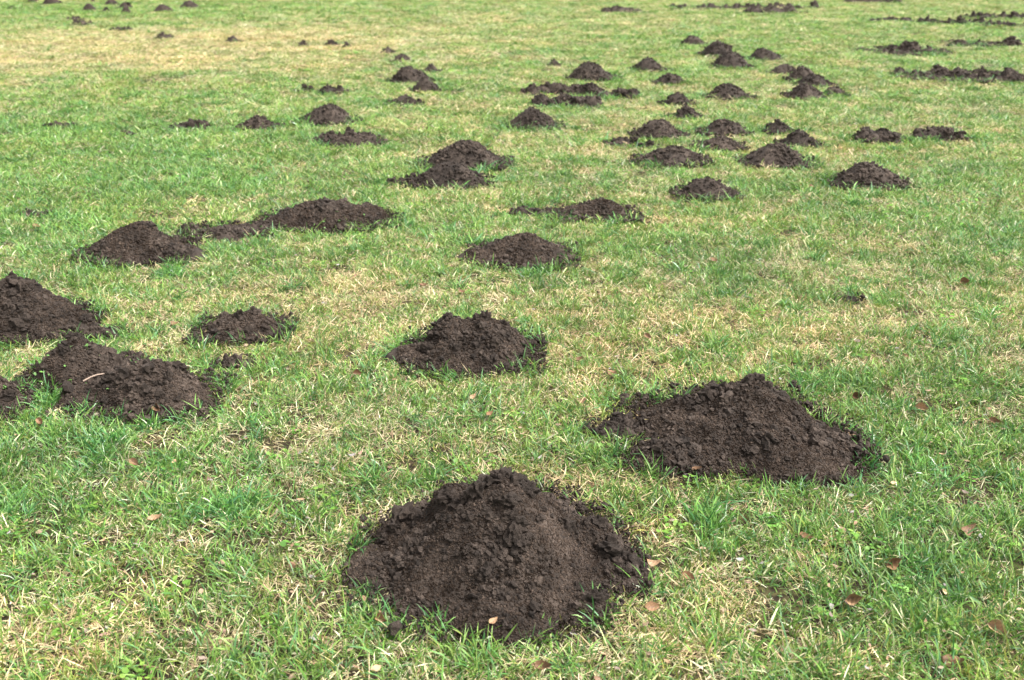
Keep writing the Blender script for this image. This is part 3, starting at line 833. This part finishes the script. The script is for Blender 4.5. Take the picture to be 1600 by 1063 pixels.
clump_col = bpy.data.collections.new('grass_clumps')
TYPES = {}
def add_type(key, count, maker):
    TYPES[key] = (len(clump_col.objects), count)
    for q in range(count):
        nm = 'clump_%03d' % len(clump_col.objects)
        ob = bpy.data.objects.new(nm, maker(nm, np.random.default_rng(5000 + len(clump_col.objects))))
        clump_col.objects.link(ob)
add_type('lush', 8, lambda nm, r: clump(nm, r, 56, 0.060, (0.030, 0.066), (0.0024, 0.0044), (3, 55), (10, 80), 0.16, 0.15))
add_type('mixed', 9, lambda nm, r: clump(nm, r, 60, 0.066, (0.024, 0.052), (0.0020, 0.0036), (8, 68), (0, 75), 0.46, 0.3))
add_type('straw', 9, lambda nm, r: clump(nm, r, 60, 0.066, (0.026, 0.060), (0.0017, 0.0032), (15, 75), (0, 65), 0.76, 0.4))
add_type('moss', 5, lambda nm, r: clump(nm, r, 90, 0.066, (0.012, 0.026), (0.0016, 0.0034), (5, 70), (0, 70), 0.28, 0.7))
add_type('tuft', 6, lambda nm, r: clump(nm, r, 46, 0.034, (0.045, 0.088), (0.0024, 0.0046), (5, 50), (15, 85), 0.08))
add_type('weed', 4, lambda nm, r: rosette(nm, r, 16, 0.04))
add_type('long', 5, lambda nm, r: clump(nm, r, 10, 0.06, (0.06, 0.115), (0.0018, 0.0032), (30, 75), (10, 60), 0.65))

def build_grass():
    r = np.random.default_rng(21)
    # candidate points, thinned so that clumps are denser near the camera and larger far off
    P = []
    y = 1.15
    while y < 58:
        dy = 0.25 if y < 8 else 1.0
        half = 0.515 * (y + dy) * 1.13 + 0.8
        sc = np.clip((y + dy / 2) / 4.2, 1, 12) ** 0.72
        dens = DENSITY / sc ** 2
        n = int(dens * dy * 2 * half)
        P.append(np.stack([r.uniform(-half, half, n), r.uniform(y, y + dy, n), np.full(n, sc)], -1))
        y += dy
    P = np.concatenate(P)
    x, y, sc = P.T
    h = heap_height(x, y)
    n = len(x)
    drop = (h > 0.007) & ~((h < 0.035) & (r.uniform(0, 1, n) < 0.05))
    drop |= (h > -0.012) & (h <= 0.007) & (r.uniform(0, 1, n) < 0.22)
    # worn gaps where thatch and soil show through
    gap = perlin(x * 7.5, y * 7.5, 77) + 0.5 * perlin(x * 19, y * 19, 78)
    drop |= (gap < -0.66) & (r.uniform(0, 1, n) < 0.6)
    k = ~drop
    x, y, sc, h = x[k], y[k], sc[k], h[k]
    n = len(x)
    d = dryness(x, y) + r.normal(0, 0.26, n) * np.clip(7.0 / y, 0.3, 1)
    u = r.uniform(0, 1, n)
    key = np.full(n, 1)                                   # mixed
    names = ['lush', 'mixed', 'straw', 'moss', 'tuft', 'weed', 'long']
    key[d < 0.42] = 0
    key[d > 0.64] = 2
    key[(u < 0.20)] = 3
    tuft = perlin(x * 4.2, y * 4.2, 31) + 0.4 * perlin(x * 13, y * 13, 32)
    key[(tuft > 0.55) & (d < 0.62) & (u > 0.35)] = 4
    key[(u > 0.965) & (d < 0.55)] = 5
    key[(u > 0.945) & (u < 0.965)] = 6
    fr = (h > -0.035) & (u > 0.25)
    key[fr & (r.uniform(0, 1, n) < 0.45) & (d < 0.7)] = 4
    idx = np.zeros(n, np.int32)
    for j, nm in enumerate(names):
        st, ct = TYPES[nm]
        m = key == j
        idx[m] = st + r.integers(0, ct, m.sum())
    s_ = r.uniform(0.72, 1.06, n)
    scl = np.stack([sc * s_, sc * s_, s_ * r.uniform(0.8, 1.15, n) * sc ** 0.12], -1)
    rot = np.stack([r.normal(0, 0.12, n), r.normal(0, 0.12, n), r.uniform(0, 6.283, n)], -1)
    # tint: value and hue drift over the lawn
    val = 1.0 + 0.16 * perlin(x * 1.3, y * 1.3, 41) + 0.17 * perlin(x * 5.5, y * 5.5, 42) + r.normal(0, 0.07, n)
    yel = 0.14 * perlin(x * 0.9, y * 0.9, 43) + 0.10 * perlin(x * 3.7, y * 3.7, 44) + 0.38 * np.clip(d - 0.38, -0.3, 0.5)
    tint = np.stack([val * (1 + yel), val * (1 + 0.25 * yel), val * (1 - 0.1 * yel)], -1)
    tint[key == 4] *= np.array([0.74, 0.88, 0.95])
    tint = np.clip(tint, 0.45, 1.7)
    z = ground_z(x, y) - 0.002
    o = scatter('grass', np.stack([x, y, z], -1), rot, scl, idx, tint, clump_col, grass_mat)
    o['kind'] = 'stuff'
    tag(o, 'short winter lawn of mixed green and straw coloured grass around the molehills', 'grass')
    print('grass clumps', n)
DENSITY = 690
build_grass()

# ------------------------------------------------------------------ fallen leaves
def leaf_shape(seed, curl, fold, ln=1.0, wd=0.56):
    r = np.random.default_rng(seed)
    nu, nv = 13, 7
    V, F, K = [], [], []
    for i in range(nu):
        u = i / (nu - 1)
        w = wd / 2 * ((math.sin(math.pi * u ** 0.75) ** 0.9) * (1.12 - 0.25 * u) if 0 < u < 1 else 0.01)
        for j in range(nv):
            v = (j - 3) / 3.0
            x = (u - 0.5) * ln + 0.03 * abs(v) ; y = v * w
            rib = 0.022 * math.sin((u * 8 - abs(v) * 1.2) * 6.283) * min(1, abs(v) * 2)
            z = fold * abs(v) ** 1.4 * w * 2 + rib + curl * ((u - 0.45) * 2) ** 2 * 0.22 + 0.02 * r.normal() * abs(v)
            if v > 0: z += 0.10 * curl * v * u
            V.append((x, y, z)); c = 1.0 + 0.30 * math.sin((u * 8 - abs(v) * 1.2) * 6.283) - (0.35 if j == 3 else 0)
            K.append((c, c, c))
    for i in range(nu - 1):
        for j in range(nv - 1):
            a = i * nv + j
            F.append((a, a + 1, a + nv + 1, a + nv))
    me = mesh_np('leaf_shape', np.array(V), np.array(F), True, np.array(K)); me.materials.append(leaf_mat)
    return me
LEAVES = [leaf_shape(1, 0.7, 0.30, 1, 0.52), leaf_shape(2, 1.3, 0.5, 1, 0.5), leaf_shape(3, 1.0, -0.25, 1, 0.6), leaf_shape(4, 0.6, 0.8, 1, 0.6), leaf_shape(5, -1.1, 0.3, 1, 0.46), leaf_shape(6, 2.2, 0.8, 1, 0.66)]
def stalk_shape():
    V, F = [], []
    for i in range(4):
        for j in range(5):
            t = 6.283 * j / 5; w = 0.016 - 0.003 * i
            V.append((-0.5 - 0.07 * i, w * math.cos(t) + 0.012 * i * i, w * math.sin(t) + 0.01 * i))
    for i in range(3):
        for j in range(5):
            a, b = i * 5 + j, i * 5 + (j + 1) % 5
            F.append((a, b, b + 5, a + 5))
    me = mesh_np('stalk', np.array(V), np.array(F), True, np.full((20, 3), 0.7)); me.materials.append(leaf_mat)
    return me
STALK = stalk_shape()
FALLEN = [
    (-1.18, 2.77, 0.050, 0, 'upright brown leaf in a green tuft, below the left double heap'),
    (-1.00, 2.42, 0.050, 1, 'rusty brown leaf alone in the lower left grass'),
    (-1.23, 3.15, 0.050, 3, 'folded orange brown leaf at the foot of the twig bearing heap'),
    (-0.57, 2.21, 0.036, 2, 'small pale tan leaf left of the nearest molehill'),
    (-0.14, 3.26, 0.042, 0, 'tan leaf in the grass straight in front of the middle molehill'),
    (-0.08, 3.11, 0.040, 1, 'light brown leaf between the middle and the nearest molehill'),
    (0.25, 3.25, 0.050, 2, 'flat tan leaf left behind the second nearest molehill'),
    (0.57, 2.73, 0.045, 0, 'pale orange leaf touching the front foot of the second nearest molehill'),
    (1.13, 2.99, 0.062, 4, 'orange brown leaf wedged in right foot of the second nearest molehill'),
    (1.44, 3.19, 0.052, 3, 'dark folded leaf upright in grass, right of the second nearest molehill'),
    (0.80, 2.35, 0.045, 1, 'curled brown leaf in grass below the second nearest molehill'),
    (1.27, 2.40, 0.058, 2, 'broad rusty leaf in green grass near the right edge'),
    (0.99, 2.23, 0.055, 5, 'spiky crumpled leaf in lower right grass, left of the rusty one'),
    (0.84, 2.07, 0.052, 5, 'cupped pale leaf standing open in the lower right grass'),
    (1.14, 1.94, 0.060, 3, 'large brown leaf near right edge at the bottom'),
    (0.99, 1.83, 0.060, 2, 'ribbed tan leaf cut close by the bottom edge at right'),
    (0.45, 2.16, 0.048, 1, 'ribbed leaf right of the nearest molehill, lower of the upper two'),
    (0.34, 2.03, 0.055, 0, 'rusty leaf lying lowest beside the nearest molehill, at its right'),
    (0.37, 2.23, 0.048, 2, 'rounded tan leaf at the right tip of the nearest molehill'),
    (-0.045, 1.945, 0.036, 0, 'tan leaf at the front foot of the nearest molehill'),
    (-0.31, 1.98, 0.040, 3, 'dark thin leaf at left front foot of the nearest molehill'),
    (0.07, 1.81, 0.050, 1, 'orange tan leaf at the bottom edge below the nearest molehill'),
    (1.56, 3.66, 0.050, 4, 'orange leaf lying flat beyond the second nearest molehill, far right'),
    (0.57, 3.89, 0.050, 0, 'brown leaf in straw grass right of the middle molehill'),
    (0.26, 3.62, 0.045, 1, 'small brown leaf just right of the middle molehill'),
    (0.38, 3.50, 0.045, 2, 'dark leaf behind the left shoulder of the second nearest molehill'),
    (1.65, 3.08, 0.048, 1, 'brown leaf at the right edge, level with the second nearest molehill'),
    (1.06, 5.04, 0.060, 0, 'brown leaf right of the evenly coned molehill'),
    (-1.47, 4.08, 0.048, 2, 'tan leaf left of the low flat topped molehill'),
    (-0.43, 4.57, 0.048, 1, 'brown leaf behind the middle molehill at its left'),
    (-0.24, 4.49, 0.042, 0, 'small tan leaf straight behind the middle molehill'),
    (-0.59, 3.49, 0.045, 3, 'brown leaf at left of the middle molehill, in front of it'),
    (-1.60, 3.06, 0.050, 1, 'dark brown leaf below the left double heap near the left edge'),
    (1.25, 3.28, 0.045, 5, 'red brown leaf behind the right shoulder of second nearest molehill'),
    (2.21, 4.62, 0.060, 5, 'dark curled leaf at right, beyond the small soil spot'),
    (-2.80, 5.71, 0.065, 0, 'pinkish tan leaf left behind the lone dark left molehill'),
    (2.07, 6.85, 0.075, 4, 'orange brown leaf left of the clean trapezoid molehill'),
    (-1.44, 3.44, 0.050, 2, 'yellowish tan leaf lying on top of the left double heap'),
]
r = np.random.default_rng(55)
for (x, y, sz, k, lab) in FALLEN:
    hh = float(heap_height(np.array([x]), np.array([y]))[0])
    o = link('fallen_leaf', LEAVES[k], None)
    z = float(ground_z(np.array(x), np.array(y))) + max(0.026, hh + 0.016)
    o.location = (x, y, z)
    o.rotation_euler = (r.uniform(0.0, 0.75), r.uniform(-0.35, 0.35), r.uniform(-0.9, 0.9))
    if k in (3, 5):
        o.rotation_euler[0] = r.uniform(0.5, 1.1)
    o.scale = (sz * 0.82, sz * 0.82, sz * 0.8)
    tag(o, lab, 'leaf', 'fallen brown leaves on the lawn')
    if y < 4:
        link('stalk', STALK, o)

# ------------------------------------------------------------------ twig, stone
def tube(pts, rad, k=7):
    pts = np.array(pts); V, F = [], []
    for i, p in enumerate(pts):
        d = pts[min(i + 1, len(pts) - 1)] - pts[max(i - 1, 0)]; d /= np.linalg.norm(d)
        s1 = np.cross(d, (0, 0, 1.0)); s1 /= np.linalg.norm(s1); s2 = np.cross(s1, d)
        for j in range(k):
            t = 6.283 * j / k
            V.append(p + rad[i] * (math.cos(t) * s1 + math.sin(t) * s2))
    for i in range(len(pts) - 1):
        for j in range(k):
            a, b = i * k + j, i * k + (j + 1) % k
            F.append((a, b, b + k, a + k))
    return np.array(V), np.array(F)
def on_soil(x, y, up):
    return (x, y, float(ground_z(np.array(x), np.array(y))) + max(0.0, float(heap_height(np.array([x]), np.array([y]))[0])) + up)
tx = np.linspace(0, 1, 9)
pts = [on_soil(-1.575 + 0.17 * t, 3.36 + 0.06 * math.sin(t * 2.2), 0.034 + 0.005 * math.sin(t * 9)) for t in tx]
v, f = tube(pts, [0.0035 - 0.0018 * t + 0.0005 * math.sin(t * 31) for t in tx])
tag(link('twig', mesh_np('twig', v, f, True), mat=twig_mat), 'thin bent twig lying on the left double heap', 'twig')
v0, f0 = ICO2
v = v0 * np.array([0.012, 0.009, 0.008]) * (1 + 0.2 * perlin(v0[:, 0] * 1.5 + 3, v0[:, 1] * 1.5 + v0[:, 2], 8))[:, None]
tag(link('stone', mesh_np('stone', v, f0, True), mat=stone_mat, loc=on_soil(-1.45, 3.15, 0.014)), 'small tan stone at the front foot of the left double heap', 'stone')

# ------------------------------------------------------------------ uncountable small litter and seedlings
def build_litter():
    r = np.random.default_rng(66)
    V, F, K = [], [], []
    n = 1700
    yy = 1.5 + 8.5 * r.uniform(0, 1, n) ** 1.4
    xx = r.uniform(-1, 1, n) * (0.55 * yy + 0.4)
    hh = heap_height(xx, yy); gz = ground_z(xx, yy)
    pal = np.array([(0.20, 0.18, 0.165), (0.17, 0.13, 0.10), (0.24, 0.17, 0.11), (0.22, 0.13, 0.08), (0.30, 0.19, 0.11), (0.16, 0.10, 0.07)])
    for x, y, h, g in zip(xx, yy, hh, gz):
        if h > 0.0:
            continue
        L = r.uniform(0.010, 0.026); W = L * r.uniform(0.25, 0.6); az = r.uniform(0, 6.283); cu = r.uniform(-0.4, 0.8); ro = r.uniform(-0.7, 0.7)
        z = g + max(h, 0) + r.uniform(0.010, 0.026)
        b0 = len(V); col = pal[r.integers(len(pal))] * r.uniform(0.8, 1.2)
        for i in range(5):
            u = i / 4 - 0.5; w = W * (1 - (2 * abs(u)) ** 1.7 * 0.9) / 2
            for sgn in (-1, 1):
                lx, ly = u * L, sgn * w
                V.append((x + lx * math.cos(az) - ly * math.sin(az), y + lx * math.sin(az) + ly * math.cos(az), z + cu * L * u * u + ro * ly))
                K.append(col)
        for i in range(4):
            F.append((b0 + 2 * i, b0 + 2 * i + 1, b0 + 2 * i + 3, b0 + 2 * i + 2))
    o = link('leaf_litter', mesh_np('leaf_litter', np.array(V), np.array(F), True, np.array(K)), mat=litter_mat)
    o['kind'] = 'stuff'
    tag(o, 'scraps of pale and brown leaf litter scattered through the grass', 'leaf litter')
build_litter()

def build_seedlings():
    r = np.random.default_rng(67)
    V, F, K = [], [], []
    spots = [(-1.86, 3.28, 0.16, 34), (-1.72, 3.42, 0.12, 22), (-1.52, 3.35, 0.16, 16), (-1.60, 3.85, 0.14, 22), (-1.40, 3.30, 0.14, 10), (-1.75, 3.75, 0.14, 18), (-0.95, 5.7, 0.3, 22), (-1.15, 5.62, 0.25, 16), (1.32, 8.85, 0.22, 12), (1.75, 8.4, 0.2, 14), (0.35, 9.4, 0.15, 10)]
    for (sx, sy, sr, n) in spots:
        for _ in range(n // 2):
            x, y = sx + r.normal() * sr * 0.6, sy + r.normal() * sr * 0.5
            bx, by, bz = on_soil(x, y, 0.0)
            up = r.uniform(0.008, 0.024)
            for q in range(int(r.integers(2, 5))):
                az = r.uniform(0, 6.283); s_ = r.uniform(0.003, 0.0065); ti = r.uniform(-0.9, 0.9)
                cx, cy_ = bx + math.cos(az) * s_ * 1.1, by + math.sin(az) * s_ * 1.1
                b0 = len(V); col = np.array((0.070, 0.145, 0.032)) * r.uniform(0.8, 1.4)
                V.append((cx, cy_, bz + up - 0.001)); K.append(col)
                for j in range(7):
                    t = 6.283 * j / 7; lx, ly = s_ * 1.15 * math.cos(t), s_ * math.sin(t)
                    V.append((cx + lx * math.cos(az) - ly * math.sin(az), cy_ + lx * math.sin(az) + ly * math.cos(az), bz + up + lx * ti)); K.append(col)
                for j in range(7):
                    F.append((b0, b0 + 1 + j, b0 + 1 + (j + 1) % 7))
            b0 = len(V)
            for (dx, dz) in ((-0.0007, 0), (0.0007, 0), (0.0007, up), (-0.0007, up)):
                V.append((bx + dx, by, bz + dz)); K.append((0.10, 0.18, 0.05))
            F += [(b0, b0 + 1, b0 + 2), (b0, b0 + 2, b0 + 3)]
    o = link('seedlings', mesh_np('seedlings', np.array(V), np.array(F), True, np.array(K)), mat=weed_mat)
    o['kind'] = 'stuff'
    tag(o, 'tiny round leaved green seedlings sprouting on and around the heaps', 'seedlings')
build_seedlings()
